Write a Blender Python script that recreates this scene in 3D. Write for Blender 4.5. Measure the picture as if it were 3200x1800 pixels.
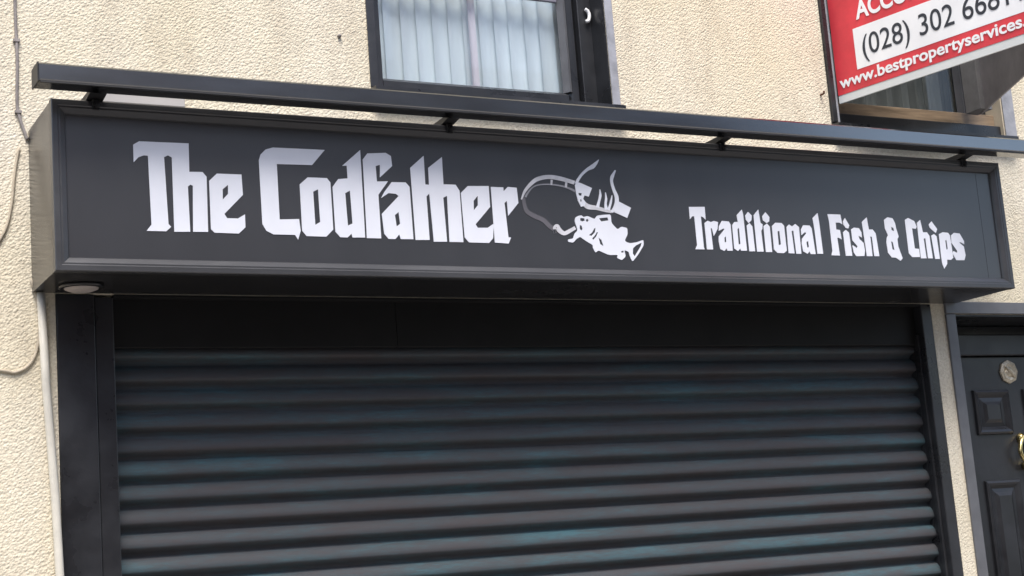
import bpy, bmesh, math, random, json
from mathutils import Vector, Matrix
from mathutils.geometry import tessellate_polygon
random.seed(7)
for o in list(bpy.data.objects): bpy.data.objects.remove(o)
SC = bpy.context.scene
C = SC.collection

# ------------------------------------------------------------------ camera
cam_d = bpy.data.cameras.new('camera'); cam = bpy.data.objects.new('camera', cam_d); C.objects.link(cam)
cam_d.sensor_fit = 'HORIZONTAL'; cam_d.sensor_width = 36.0
cam_d.lens = 4959.29 / 3200 * 36
cam_d.clip_start = 0.05; cam_d.clip_end = 2000
RX = (0.88394192, -0.46122375, -0.07693723)
RY = (0.0137925, 0.19018387, -0.9816516)
RZ = (0.46739325, 0.86666184, 0.17447292)
M = Matrix(((RX[0], -RY[0], -RZ[0], -1.1685), (RX[1], -RY[1], -RZ[1], -5.8885), (RX[2], -RY[2], -RZ[2], 1.5126), (0, 0, 0, 1)))
cam.matrix_world = M
SC.camera = cam

# ------------------------------------------------------------------ light
world = bpy.data.worlds.new('World'); SC.world = world; world.use_nodes = True
nt = world.node_tree; bg = nt.nodes['Background']
sky = nt.nodes.new('ShaderNodeTexSky'); sky.sky_type = 'NISHITA'; sky.sun_disc = False
SUN_EL, SUN_AZ = math.radians(60), math.radians(200)     # azimuth measured clockwise from +Y
sky.sun_elevation = SUN_EL; sky.sun_rotation = SUN_AZ
sky.air_density = 1.0; sky.dust_density = 3.2; sky.ozone_density = 1.0
bg.inputs['Strength'].default_value = 0.15
nt.links.new(sky.outputs[0], bg.inputs[0])
sl = bpy.data.lights.new('sun', 'SUN'); sl.energy = 2.2; sl.angle = math.radians(28); sl.color = (1.0, 0.965, 0.92)
sun = bpy.data.objects.new('sun', sl); C.objects.link(sun)
sd = Vector((math.sin(SUN_AZ) * math.cos(SUN_EL), math.cos(SUN_AZ) * math.cos(SUN_EL), math.sin(SUN_EL)))
sun.rotation_euler = sd.to_track_quat('Z', 'Y').to_euler()
sun.location = (0, -8, 20)
SC.view_settings.view_transform = 'Standard'; SC.view_settings.look = 'None'
SC.view_settings.gamma = 1; SC.view_settings.use_curve_mapping = False
SC.view_settings.exposure = 0.90
SC.render.engine = 'CYCLES'
SC.cycles.use_denoising = True
SC.render.filter_size = 2.6
SC.cycles.max_bounces = 8; SC.cycles.transparent_max_bounces = 12

# ------------------------------------------------------------------ materials
def mat(name, color, rough=0.6, spec=0.5, metal=0.0, var=0.0, vscale=3.0, var_col=None, bump=0.0, bscale=80.0, rvar=0.0, stretch=(1, 1, 1)):
    m = bpy.data.materials.new(name); m.use_nodes = True
    n = m.node_tree; b = n.nodes['Principled BSDF']
    b.inputs['Base Color'].default_value = (*color, 1); b.inputs['Roughness'].default_value = rough
    b.inputs['Specular IOR Level'].default_value = spec; b.inputs['Metallic'].default_value = metal
    geo = n.nodes.new('ShaderNodeNewGeometry')
    mp = n.nodes.new('ShaderNodeMapping'); mp.inputs['Scale'].default_value = stretch
    n.links.new(geo.outputs['Position'], mp.inputs[0])
    if var or rvar:
        t = n.nodes.new('ShaderNodeTexNoise'); t.inputs['Scale'].default_value = vscale; t.inputs['Detail'].default_value = 5; t.inputs['Roughness'].default_value = 0.62
        n.links.new(mp.outputs[0], t.inputs['Vector'])
        if var:
            r = n.nodes.new('ShaderNodeValToRGB')
            vc = var_col or tuple(min(1, c * (1 + var)) for c in color)
            lo = tuple(c * (1 - var) for c in color) if var_col is None else color
            r.color_ramp.elements[0].position = .34; r.color_ramp.elements[1].position = .68
            r.color_ramp.elements[0].color = (*lo, 1); r.color_ramp.elements[1].color = (*vc, 1)
            n.links.new(t.outputs[0], r.inputs[0]); n.links.new(r.outputs[0], b.inputs['Base Color'])
        if rvar:
            mr = n.nodes.new('ShaderNodeMapRange'); mr.inputs[1].default_value = .3; mr.inputs[2].default_value = .7
            mr.inputs[3].default_value = max(0.02, rough - rvar); mr.inputs[4].default_value = rough + rvar
            n.links.new(t.outputs[0], mr.inputs[0]); n.links.new(mr.outputs[0], b.inputs['Roughness'])
    if bump:
        t2 = n.nodes.new('ShaderNodeTexNoise'); t2.inputs['Scale'].default_value = bscale; t2.inputs['Detail'].default_value = 4
        bp = n.nodes.new('ShaderNodeBump'); bp.inputs['Strength'].default_value = bump; bp.inputs['Distance'].default_value = 0.004
        n.links.new(mp.outputs[0], t2.inputs['Vector']); n.links.new(t2.outputs[0], bp.inputs['Height']); n.links.new(bp.outputs[0], b.inputs['Normal'])
    return m

def roughcast():
    m = bpy.data.materials.new('cream_roughcast'); m.use_nodes = True
    n = m.node_tree; b = n.nodes['Principled BSDF']; L = n.links.new
    b.inputs['Roughness'].default_value = .92; b.inputs['Specular IOR Level'].default_value = .15
    geo = n.nodes.new('ShaderNodeNewGeometry')
    rot = n.nodes.new('ShaderNodeMapping'); rot.vector_type = 'TEXTURE'; rot.inputs['Rotation'].default_value = (0, math.radians(-38), 0); rot.inputs['Scale'].default_value = (1.25, 1, .85)
    L(geo.outputs['Position'], rot.inputs[0])
    big = n.nodes.new('ShaderNodeTexNoise'); big.inputs['Scale'].default_value = 1.1; big.inputs['Detail'].default_value = 5
    L(geo.outputs['Position'], big.inputs['Vector'])
    r = n.nodes.new('ShaderNodeValToRGB')
    r.color_ramp.elements[0].position = .3; r.color_ramp.elements[1].position = .7
    r.color_ramp.elements[0].color = WALL_LO; r.color_ramp.elements[1].color = WALL_HI
    L(big.outputs[0], r.inputs[0])
    # grit speckle
    sp = n.nodes.new('ShaderNodeTexNoise'); sp.inputs['Scale'].default_value = 76; sp.inputs['Detail'].default_value = 5; sp.inputs['Roughness'].default_value = .68
    L(rot.outputs[0], sp.inputs['Vector'])
    rs = n.nodes.new('ShaderNodeValToRGB'); rs.color_ramp.elements[0].position = .34; rs.color_ramp.elements[1].position = .56
    rs.color_ramp.elements[0].color = (.80, .765, .74, 1); rs.color_ramp.elements[1].color = (1, 1, 1, 1)
    L(sp.outputs[0], rs.inputs[0])
    mx = n.nodes.new('ShaderNodeMix'); mx.data_type = 'RGBA'; mx.blend_type = 'MULTIPLY'; mx.inputs[0].default_value = .75
    L(r.outputs[0], mx.inputs[6]); L(rs.outputs[0], mx.inputs[7])
    # old water stains
    st = n.nodes.new('ShaderNodeTexNoise'); st.inputs['Scale'].default_value = 2.6; st.inputs['Detail'].default_value = 6; st.inputs['Roughness'].default_value = .7
    ms = n.nodes.new('ShaderNodeMapping'); ms.inputs['Scale'].default_value = (1.6, 1, .55); L(geo.outputs['Position'], ms.inputs[0]); L(ms.outputs[0], st.inputs['Vector'])
    r2 = n.nodes.new('ShaderNodeValToRGB'); r2.color_ramp.elements[0].position = .48; r2.color_ramp.elements[1].position = .78
    r2.color_ramp.elements[0].color = (1, 1, 1, 1); r2.color_ramp.elements[1].color = (.68, .65, .64, 1)
    L(st.outputs[0], r2.inputs[0])
    m2 = n.nodes.new('ShaderNodeMix'); m2.data_type = 'RGBA'; m2.blend_type = 'MULTIPLY'; m2.inputs[0].default_value = .8
    L(mx.outputs[2], m2.inputs[6]); L(r2.outputs[0], m2.inputs[7]); L(m2.outputs[2], b.inputs['Base Color'])
    v = n.nodes.new('ShaderNodeTexVoronoi'); v.inputs['Scale'].default_value = 105; v.feature = 'F1'
    L(rot.outputs[0], v.inputs['Vector'])
    ad = n.nodes.new('ShaderNodeMath'); ad.operation = 'SUBTRACT'
    L(sp.outputs[0], ad.inputs[0]); L(v.outputs['Distance'], ad.inputs[1])
    bp = n.nodes.new('ShaderNodeBump'); bp.inputs['Strength'].default_value = 1.0; bp.inputs['Distance'].default_value = .0031
    L(ad.outputs[0], bp.inputs['Height']); L(bp.outputs[0], b.inputs['Normal'])
    return m
WALL_LO = (.68, .615, .455, 1); WALL_HI = (.74, .69, .575, 1)

def slat_mat():
    m = mat('painted_shutter_steel', (.045, .048, .052), .60, .22, rvar=.12, vscale=14)
    n = m.node_tree; b = n.nodes['Principled BSDF']; L = n.links.new
    geo = n.nodes.new('ShaderNodeNewGeometry')
    mp = n.nodes.new('ShaderNodeMapping'); mp.inputs['Scale'].default_value = (1.2, 1, 9)
    L(geo.outputs['Position'], mp.inputs[0])
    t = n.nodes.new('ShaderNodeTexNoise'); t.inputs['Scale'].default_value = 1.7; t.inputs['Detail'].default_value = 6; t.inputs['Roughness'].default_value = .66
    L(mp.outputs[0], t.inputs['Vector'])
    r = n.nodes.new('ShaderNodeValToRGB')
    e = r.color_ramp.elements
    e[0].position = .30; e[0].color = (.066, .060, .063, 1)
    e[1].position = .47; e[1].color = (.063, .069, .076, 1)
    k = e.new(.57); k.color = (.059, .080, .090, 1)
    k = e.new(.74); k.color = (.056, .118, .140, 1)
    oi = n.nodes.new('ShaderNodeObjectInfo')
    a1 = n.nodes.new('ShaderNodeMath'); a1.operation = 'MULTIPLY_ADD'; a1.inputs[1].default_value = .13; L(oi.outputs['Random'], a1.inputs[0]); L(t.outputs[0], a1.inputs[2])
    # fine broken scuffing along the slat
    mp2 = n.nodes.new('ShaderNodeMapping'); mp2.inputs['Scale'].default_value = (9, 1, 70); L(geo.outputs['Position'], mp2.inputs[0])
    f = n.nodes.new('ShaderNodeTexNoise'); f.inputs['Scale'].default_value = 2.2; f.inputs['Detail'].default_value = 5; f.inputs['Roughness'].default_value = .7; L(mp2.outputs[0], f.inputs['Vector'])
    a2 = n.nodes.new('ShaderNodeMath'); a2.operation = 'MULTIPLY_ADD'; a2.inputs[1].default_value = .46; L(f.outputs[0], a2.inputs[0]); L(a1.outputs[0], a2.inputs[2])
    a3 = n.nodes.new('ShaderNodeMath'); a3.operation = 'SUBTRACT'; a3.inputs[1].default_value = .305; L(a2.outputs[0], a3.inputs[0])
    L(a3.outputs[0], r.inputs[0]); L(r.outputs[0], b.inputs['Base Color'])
    return m

MB = dict(
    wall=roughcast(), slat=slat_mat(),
    hood=mat('black_dull_steel', (.013, .013, .013), .55, .25, var=.15, vscale=5),
    black=mat('black_gloss_paint', (.022, .023, .026), .32, .5, var=.35, vscale=4, rvar=.12, bump=.12, bscale=60),
    frame=mat('black_aluminium', (.085, .086, .090), .36, .5, metal=.55, var=.1, vscale=6, rvar=.06, stretch=(.3, 1, 1)),
    case=mat('black_sign_case', (.024, .024, .025), .24, .55, var=.1, vscale=3, rvar=.05),
    panel=mat('dark_grey_acrylic', (.035, .036, .040), .30, .95, var=.05, vscale=5, rvar=.018, stretch=(1, 1, .35)),
    trough=mat('grey_trough_metal', (.23, .235, .24), .16, .5, metal=1.0, var=.1, vscale=4, rvar=.05, stretch=(.25, 1, 1)),
    bracket=mat('bracket_black', (.018, .018, .019), .5, .4, var=.2, vscale=8),
    vinyl=mat('white_vinyl', (.70, .72, .78), .35, .4, var=.03, vscale=6),
    vinyl_grey=mat('grey_vinyl', (.115, .11, .122), .4, .4, var=.12, vscale=8),
    vinyl_mid=mat('mid_grey_vinyl', (.24, .24, .26), .4, .4, var=.12, vscale=8),
    vinyl_pale=mat('pale_grey_vinyl', (.56, .56, .59), .4, .4, var=.15, vscale=14),
    lamp=mat('frosted_lens', (.36, .32, .30), .5, .4, var=.05),
    pvc=mat('grey_plastic', (.42, .40, .38), .5, .4, var=.06),
    pipe=mat('painted_pipe', (.60, .575, .50), .5, .4, var=.08, vscale=10),
    cable=mat('dirty_cable', (.23, .21, .20), .7, .3, var=.25, vscale=20),
    cable_cream=mat('painted_cable', (.44, .385, .30), .8, .2, var=.15, vscale=15),
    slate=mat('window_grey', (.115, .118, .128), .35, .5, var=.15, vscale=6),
    band_grey=mat('light_grey_paint', (.30, .31, .34), .5, .4, var=.25, vscale=9, bump=.2),
    blind=mat('white_blind_fabric', (.60, .655, .69), .8, .2, var=.05, vscale=12, stretch=(1, 1, .15)),
    blind_dim=mat('shaded_blind_edge', (.52, .48, .52), .8, .2, var=.04),  # mauve tone stands in for the shade on a turned slat
    mauve_rail=mat('mauve_grey_paint', (.17, .165, .20), .5, .4, var=.1, vscale=8),
    curtain=mat('grey_curtain', (.13, .135, .13), .9, .1, var=.15, vscale=4, stretch=(4, 1, .3)),
    tan=mat('tan_timber', (.27, .20, .135), .5, .4, var=.35, vscale=7, stretch=(.6, 1, 5)),
    cream=mat('cream_smooth', (.60, .54, .43), .8, .2, var=.12, vscale=9),
    inside=mat('dim_room', (.55, .53, .50), .9, .2, var=.1, vscale=1),
    red=mat('red_print', (.62, .045, .06), .4, .45, var=.14, vscale=5),
    white=mat('white_print', (.80, .81, .82), .4, .4, var=.04, vscale=5),
    ink=mat('dark_ink', (.035, .04, .05), .5, .3, var=.1),
    board_back=mat('board_back', (.36, .34, .35), .6, .3, var=.2, vscale=4),
    board_edge=mat('board_edge', (.62, .64, .63), .5, .4, var=.05),
    post=mat('grey_post', (.22, .22, .225), .55, .4, var=.2, vscale=6),
    door=mat('black_door_paint', (.019, .020, .023), .36, .5, var=.3, vscale=6, rvar=.1, bump=.1, bscale=50),
    brass=mat('brass', (.75, .60, .27), .25, .5, metal=1.0, var=.25, vscale=30, rvar=.1),
    rosette=mat('pale_cast_metal', (.60, .53, .40), .38, .5, metal=.35, var=.3, vscale=60),
    rust=mat('rust', (.12, .05, .03), .8, .2, var=.4, vscale=60),
    asphalt=mat('asphalt', (.05, .05, .052), .9, .3, var=.3, vscale=3, bump=.5, bscale=120),
    paving=mat('paving', (.26, .25, .24), .9, .3, var=.25, vscale=2, bump=.3, bscale=60),
    ground=mat('ground', (.10, .10, .09), .95, .2, var=.2, vscale=.3),
    brick=mat('far_brick', (.22, .11, .08), .9, .2, var=.3, vscale=2, bump=.3, bscale=40),
    render_far=mat('far_render', (.34, .31, .28), .9, .2, var=.15, vscale=1.5),
    roof=mat('far_slate', (.07, .07, .08), .7, .4, var=.3, vscale=2, stretch=(1, 1, 3)),
    paint_white=mat('road_white', (.7, .7, .68), .8, .3, var=.15, vscale=6),
)
def glass_mat():
    m = bpy.data.materials.new('window_glass'); m.use_nodes = True
    n = m.node_tree; n.nodes.clear()
    o = n.nodes.new('ShaderNodeOutputMaterial'); mx = n.nodes.new('ShaderNodeMixShader')
    tr = n.nodes.new('ShaderNodeBsdfTransparent'); tr.inputs[0].default_value = (.96, .98, .99, 1)
    gl = n.nodes.new('ShaderNodeBsdfGlossy'); gl.inputs['Roughness'].default_value = .03
    fr = n.nodes.new('ShaderNodeFresnel'); fr.inputs[0].default_value = 1.52
    mu = n.nodes.new('ShaderNodeMath'); mu.operation = 'MULTIPLY'; mu.inputs[1].default_value = 1.15; mu.use_clamp = True
    ge = n.nodes.new('ShaderNodeNewGeometry'); sb = n.nodes.new('ShaderNodeMath'); sb.operation = 'SUBTRACT'; sb.inputs[0].default_value = 1
    m2 = n.nodes.new('ShaderNodeMath'); m2.operation = 'MULTIPLY'
    n.links.new(ge.outputs['Backfacing'], sb.inputs[1]); n.links.new(fr.outputs[0], mu.inputs[0])
    n.links.new(mu.outputs[0], m2.inputs[0]); n.links.new(sb.outputs[0], m2.inputs[1]); n.links.new(m2.outputs[0], mx.inputs[0])
    n.links.new(tr.outputs[0], mx.inputs[1]); n.links.new(gl.outputs[0], mx.inputs[2]); n.links.new(mx.outputs[0], o.inputs[0])
    return m
MB['glass'] = glass_mat()

# ------------------------------------------------------------------ helpers
def link(name, bm, m, parent=None, smooth=False):
    me = bpy.data.meshes.new(name)
    bmesh.ops.recalc_face_normals(bm, faces=bm.faces)
    bm.to_mesh(me); bm.free()
    return link_mesh(name, me, m, parent, smooth)
def link_mesh(name, me, m, parent=None, smooth=False):
    if m is not None and not me.materials: me.materials.append(MB[m])
    if smooth:
        for p in me.polygons: p.use_smooth = True
    o = bpy.data.objects.new(name, me); C.objects.link(o)
    if parent is not None: o.parent = parent
    return o
def thing(name, label, cat, loc=(0, 0, 0), group=None):
    o = bpy.data.objects.new(name, None); o.empty_display_size = .1; C.objects.link(o)
    o.location = loc; o['label'] = label; o['category'] = cat
    if group: o['group'] = group
    bpy.context.view_layer.update()
    return o
def tag(o, label, cat, group=None):
    o['label'] = label; o['category'] = cat
    if group: o['group'] = group
    return o
def struct(o): o['kind'] = 'structure'; return o
def bx(bm, x0, x1, y0, y1, z0, z1, bev=0.0):
    vs = [bm.verts.new(p) for p in ((x0, y0, z0), (x1, y0, z0), (x1, y1, z0), (x0, y1, z0), (x0, y0, z1), (x1, y0, z1), (x1, y1, z1), (x0, y1, z1))]
    fs = [bm.faces.new([vs[i] for i in f]) for f in ((0, 3, 2, 1), (4, 5, 6, 7), (0, 1, 5, 4), (1, 2, 6, 5), (2, 3, 7, 6), (3, 0, 4, 7))]
    if bev:
        es = list({e for f in fs for e in f.edges})
        bmesh.ops.bevel(bm, geom=es, offset=bev, segments=2, profile=.5, affect='EDGES')
    return bm
def box(name, m, parent, x0, x1, y0, y1, z0, z1, bev=0.0):
    return link(name, bx(bmesh.new(), x0, x1, y0, y1, z0, z1, bev), m, parent)
def tube(bm, pts, r, seg=10):
    pts = [Vector(p) for p in pts]; rings = []
    for i, p in enumerate(pts):
        t = (pts[min(i + 1, len(pts) - 1)] - pts[max(i - 1, 0)]).normalized()
        a = t.orthogonal().normalized() if i == 0 else (rings[-1][1] - t * rings[-1][1].dot(t)).normalized()
        b = t.cross(a)
        rr = r[i] if isinstance(r, (list, tuple)) else r
        rings.append(([bm.verts.new(p + (a * math.cos(2 * math.pi * k / seg) + b * math.sin(2 * math.pi * k / seg)) * rr) for k in range(seg)], a))
    for (r0, _), (r1, _) in zip(rings, rings[1:]):
        for k in range(seg): bm.faces.new((r0[k], r0[(k + 1) % seg], r1[(k + 1) % seg], r1[k]))
    bm.faces.new(rings[0][0]); bm.faces.new(rings[-1][0][::-1])
    return bm
def spline(pts, n=8):
    P = [Vector(p) for p in pts]; P = [2 * P[0] - P[1]] + P + [2 * P[-1] - P[-2]]; out = []
    for i in range(1, len(P) - 2):
        for k in range(n):
            t = k / n
            out.append(.5 * (2 * P[i] + (P[i + 1] - P[i - 1]) * t + (2 * P[i - 1] - 5 * P[i] + 4 * P[i + 1] - P[i + 2]) * t * t + (3 * P[i] - P[i - 1] - 3 * P[i + 1] + P[i + 2]) * t ** 3))
    out.append(P[-2]); return out
def lathe(bm, prof, center, axis='z', seg=28):
    """prof: (radius, height) pairs turned about an axis through center."""
    rings = []
    for r, h in prof:
        ring = []
        for k in range(seg):
            a = 2 * math.pi * k / seg; c_, s_ = math.cos(a) * r, math.sin(a) * r
            v = (c_, s_, h) if axis == 'z' else (c_, h, s_)
            ring.append(bm.verts.new(Vector(center) + Vector(v)))
        rings.append(ring)
    for r0, r1 in zip(rings, rings[1:]):
        for k in range(seg): bm.faces.new((r0[k], r0[(k + 1) % seg], r1[(k + 1) % seg], r1[k]))
    bm.faces.new(rings[0]); bm.faces.new(rings[-1])
    return bm
def prism(bm, poly, axis, a0, a1):
    """poly in the two other axes, swept along axis from a0 to a1."""
    def P(p, a): return {'x': (a, p[0], p[1]), 'y': (p[0], a, p[1]), 'z': (p[0], p[1], a)}[axis]
    r0 = [bm.verts.new(P(p, a0)) for p in poly]; r1 = [bm.verts.new(P(p, a1)) for p in poly]
    n = len(poly)
    for k in range(n): bm.faces.new((r0[k], r0[(k + 1) % n], r1[(k + 1) % n], r1[k]))
    bm.faces.new(r0); bm.faces.new(r1[::-1])
    return bm
def chaikin(l):
    out = []
    for i in range(len(l)):
        a, b = l[i], l[(i + 1) % len(l)]
        out.append((a[0] * .86 + b[0] * .14, a[1] * .86 + b[1] * .14)); out.append((a[0] * .14 + b[0] * .86, a[1] * .14 + b[1] * .86))
    return out
def plate_mesh(name, loops, y_front, y_back):
    """a flat shape with holes in the x-z plane, cut out of thin sheet."""
    loops = [[tuple(p) for p in l] for l in loops]
    flat = [p for l in loops for p in l]
    tris = tessellate_polygon([[Vector((p[0], p[1], 0)) for p in l] for l in loops])
    n = len(flat)
    vs = [(x, y_front, z) for x, z in flat] + [(x, y_back, z) for x, z in flat]
    fs = []
    for t in tris:
        a, b, c = (flat[i] for i in t)
        s = (b[0] - a[0]) * (c[1] - a[1]) - (b[1] - a[1]) * (c[0] - a[0])
        fs.append(tuple(t) if s > 0 else tuple(t)[::-1])
    k = 0
    for l in loops:
        m = len(l)
        for i in range(m): fs.append((k + i, k + i + n, k + (i + 1) % m + n, k + (i + 1) % m))
        k += m
    me = bpy.data.meshes.new(name); me.from_pydata(vs, [], fs); me.update()
    return me
def text_mesh(name, body, size, width, org, udir, bold=0.0, extrude=.0006, shear=0.0, align='LEFT'):
    """lettering standing on a vertical board: org = start of the baseline, udir = writing direction."""
    cu = bpy.data.curves.new(name, 'FONT'); cu.body = body; cu.size = size; cu.extrude = extrude; cu.offset = bold; cu.shear = shear
    o = bpy.data.objects.new(name, cu); C.objects.link(o)
    bpy.context.view_layer.update()
    me = bpy.data.meshes.new_from_object(o.evaluated_get(bpy.context.evaluated_depsgraph_get()))
    bpy.data.objects.remove(o); bpy.data.curves.remove(cu)
    xs = [v.co.x for v in me.vertices]; x0 = min(xs); sx = width / (max(xs) - x0)
    u = Vector(udir).normalized(); w = Vector((0, 0, 1)); nn = u.cross(w)
    for v in me.vertices:
        v.co = Vector(org) + u * (v.co.x - x0) * sx + w * v.co.y + nn * v.co.z
    me.materials.clear(); me.name = name
    return me
def copy_tree(o, off, parent=None):
    c = o.copy(); C.objects.link(c)
    if parent is not None: c.parent = parent
    else: c.location = c.location + Vector(off)
    for ch in list(o.children): copy_tree(ch, off, c)
    return c

# ------------------------------------------------------------------ ground, road, pavements
def slab(name, m, x0, x1, y0, y1, z0, z1): return struct(box(name, m, None, x0, x1, y0, y1, z0, z1))
slab('ground', 'ground', -400, 400, -400, 400, -1.0, -.135)
slab('road', 'asphalt', -60, 60, -9.3, -3.2, -.13, -.12)
slab('pavement', 'paving', -60, 60, -3.05, 0, -.13, 0)
slab('kerb', 'render_far', -60, 60, -3.2, -3.05, -.13, .002)
slab('far_pavement', 'paving', -60, 60, -12.0, -9.45, -.13, 0)
slab('far_kerb', 'render_far', -60, 60, -9.45, -9.3, -.13, .002)

# ------------------------------------------------------------------ the building
SX, SW = 2.45, 1.156
W1 = (1.445, 2.601, 3.55, 4.78); W2 = (3.895, 5.022, 3.55, 4.78)
SHUT = (.085, 4.352, 0.0, 2.65); DOOR = (4.50, 5.66, 0.0, 2.60)
building = thing('shop_building', 'cream roughcast building with black framed upper windows and black panelled side door', 'building', (2.5, 0, 0))
def B(o):
    o.parent = building; o.matrix_parent_inverse = building.matrix_world.inverted(); return o
def wall_with_openings(holes, X0, X1, Z0, Z1, th):
    bm = bmesh.new()
    xs = sorted({X0, X1, *[h[0] for h in holes], *[h[1] for h in holes]}); zs = sorted({Z0, Z1, *[h[2] for h in holes], *[h[3] for h in holes]})
    inside = lambda x, z: any(h[0] < x < h[1] and h[2] < z < h[3] for h in holes)
    V = {}
    def v(x, y, z):
        k = (round(x, 4), round(y, 4), round(z, 4))
        if k not in V: V[k] = bm.verts.new(k)
        return V[k]
    nx, nz = len(xs) - 1, len(zs) - 1
    solid = [[not inside((xs[i] + xs[i + 1]) / 2, (zs[j] + zs[j + 1]) / 2) for j in range(nz)] for i in range(nx)]
    for i in range(nx):
        for j in range(nz):
            if not solid[i][j]: continue
            a, b, c, d = xs[i], xs[i + 1], zs[j], zs[j + 1]
            bm.faces.new((v(a, 0, c), v(b, 0, c), v(b, 0, d), v(a, 0, d)))
            bm.faces.new((v(a, th, c), v(a, th, d), v(b, th, d), v(b, th, c)))
            for di, dj, q in ((-1, 0, (a, c, a, d)), (1, 0, (b, d, b, c)), (0, -1, (b, c, a, c)), (0, 1, (a, d, b, d))):
                ii, jj = i + di, j + dj
                if 0 <= ii < nx and 0 <= jj < nz and solid[ii][jj]: continue
                bm.faces.new((v(q[0], 0, q[1]), v(q[0], th, q[1]), v(q[2], th, q[3]), v(q[2], 0, q[3])))
    return bm
B(link('front_wall', wall_with_openings([W1, W2, SHUT, DOOR], -6.5, 9.5, 0, 7.2, .36), 'wall'))
B(box('side_wall', 'wall', None, -6.5, -6.2, .362, 7.0, 0, 7.2)); B(box('side_wall', 'wall', None, 9.2, 9.5, .362, 7.0, 0, 7.2))
B(box('back_wall', 'wall', None, -6.5, 9.5, 7.002, 7.3, 0, 7.2))
B(box('floor_slab', 'inside', None, -6.19, 9.19, .365, 6.99, 2.9, 3.1))
B(box('room_wall', 'inside', None, -6.19, 9.19, 2.9, 3.0, 3.102, 7.1))
B(link('roof', prism(bmesh.new(), [(-.3, 7.21), (7.6, 7.21), (3.65, 10.2)], 'x', -6.7, 9.7), 'roof'))

# windows: the opening frame is the window, the rest are its sub-parts
def window(x0, x1, z0, z1, second):
    bm = bmesh.new(); fw = .075
    for a, b, c, d in ((x0, x0 + fw, z0, z1), (x1 - fw, x1, z0, z1), (x0 + fw + .001, x1 - fw - .001, z0, z0 + .045), (x0 + fw + .001, x1 - fw - .001, z1 - .06, z1)):
        bx(bm, a, b, .115, .20, c, d, .004)
    w = B(link('window', bm, 'black'))
    def sub(o): o.parent = w; o.matrix_parent_inverse = w.matrix_world.inverted(); return o
    sx0, sx1, sz0, sz1 = x0 + fw + .003, x1 - fw - .003, z0 + .048, z1 - .063
    bm = bmesh.new(); s = .066
    def stile(a, b, flip):           # stile with a sloping glazing bead on the side of the glass
        if flip: prism(bm, [(a, .185), (a, .165), (a + .022, .138), (b - .012, .138), (b, .150), (b, .185)], 'z', sz0, sz1)
        else: prism(bm, [(a, .185), (a, .150), (a + .012, .138), (b - .022, .138), (b, .165), (b, .185)], 'z', sz0, sz1)
    stile(sx0, sx0 + .012, False) if False else bx(bm, sx0, sx0 + .008, .14, .185, sz0, sz1)
    stile(sx1 - s, sx1, True)
    prism(bm, [(.185, sz0), (.138, sz0), (.138, sz0 + .034), (.165, sz0 + .052), (.185, sz0 + .052)], 'x', sx0 + .009, sx1 - s - .001)
    prism(bm, [(.185, sz1), (.138, sz1), (.138, sz1 - .05), (.185, sz1 - .05)], 'x', sx0 + .009, sx1 - s - .001)
    sub(link('sash', bm, 'black'))
    # bead on the right stile, its sky highlight put into a lighter grey
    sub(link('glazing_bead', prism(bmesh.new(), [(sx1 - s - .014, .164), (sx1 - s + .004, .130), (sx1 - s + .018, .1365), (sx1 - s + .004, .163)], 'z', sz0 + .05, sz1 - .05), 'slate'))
    sub(box('glass', 'glass', None, sx0 + .009, sx1 - s - .002, .168, .173, sz0 + .053, sz1 - .051))
    sub(box('meeting_rail', 'mauve_rail' if not second else 'black', None, x0 + fw + .012, sx1 - s - .016, .15, .166, 4.084, 4.13, .003))
    # painted lining of the reveal and the painted band round the opening
    lin = .006
    bm = bmesh.new()
    if not second: bx(bm, x1 - lin, x1 - .0005, .002, .114, z0 + .001, z1 - .001)
    bx(bm, x0 + .0005, x0 + lin, .002, .114, z0 + .001, z1 - .001)
    bx(bm, x0 + lin, x1 - lin, .002, .114, z0 + .0005, z0 + .008); bx(bm, x0 + lin, x1 - lin, .002, .114, z1 - .006, z1 - .0005)
    sub(link('reveal_lining', bm, 'black'))
    if second: sub(box('reveal_lining', 'cream', None, x1 - lin, x1 - .0005, .002, .114, z0 + .009, z1 - .009))
    bl = .036; br = .04 if not second else .078
    sub(box('painted_band', 'black', None, x0 - bl, x0 + .001, -.007, -.0005, z0, z1 + .04, .002))
    sub(box('painted_band', 'band_grey', None, x1 - .001, x1 + br, -.007, -.0005, z0, z1 + .04, .002))
    sub(box('painted_band', 'black', None, x0 + .002, x1 - .002, -.007, -.0005, z1, z1 + .04, .002))
    sub(link('sill', prism(bmesh.new(), [(-.0005, z0 - .002), (-.055, z0 - .010), (-.055, z0 - .06), (-.045, z0 - .064), (-.0005, z0 - .064)], 'x', x0 - .034, x1 + .034), 'black'))
    if second:
        sub(box('bottom_rail', 'tan', None, x0 + .03, x1 - .0065, .06, .113, z0 + .066, z0 + .135, .004))
        sub(box('weather_bar', 'black', None, x0 + .03, x1 - .0065, .02, .112, z0 + .009, z0 + .064, .006))
        sub(box('edge_strip', 'band_grey', None, x0 + .0065, x0 + .026, .004, .06, z0 + .009, z1 - .009, .002))
    else:
        hb = bmesh.new(); tube(hb, spline([(x1 - .041, .10, 4.045), (x1 - .028, .098, 4.035), (x1 - .022, .097, 4.015), (x1 - .028, .098, 3.99), (x1 - .041, .10, 3.985)], 6), .0085, 8)
        sub(link('handle', hb, 'white', None, True))
    return w
win1 = window(*W1, False); win1['label'] = 'window with white vertical blind behind the glass'
win2 = window(*W2, True); win2['label'] = 'window behind the red board with a tan bottom rail'

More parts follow.
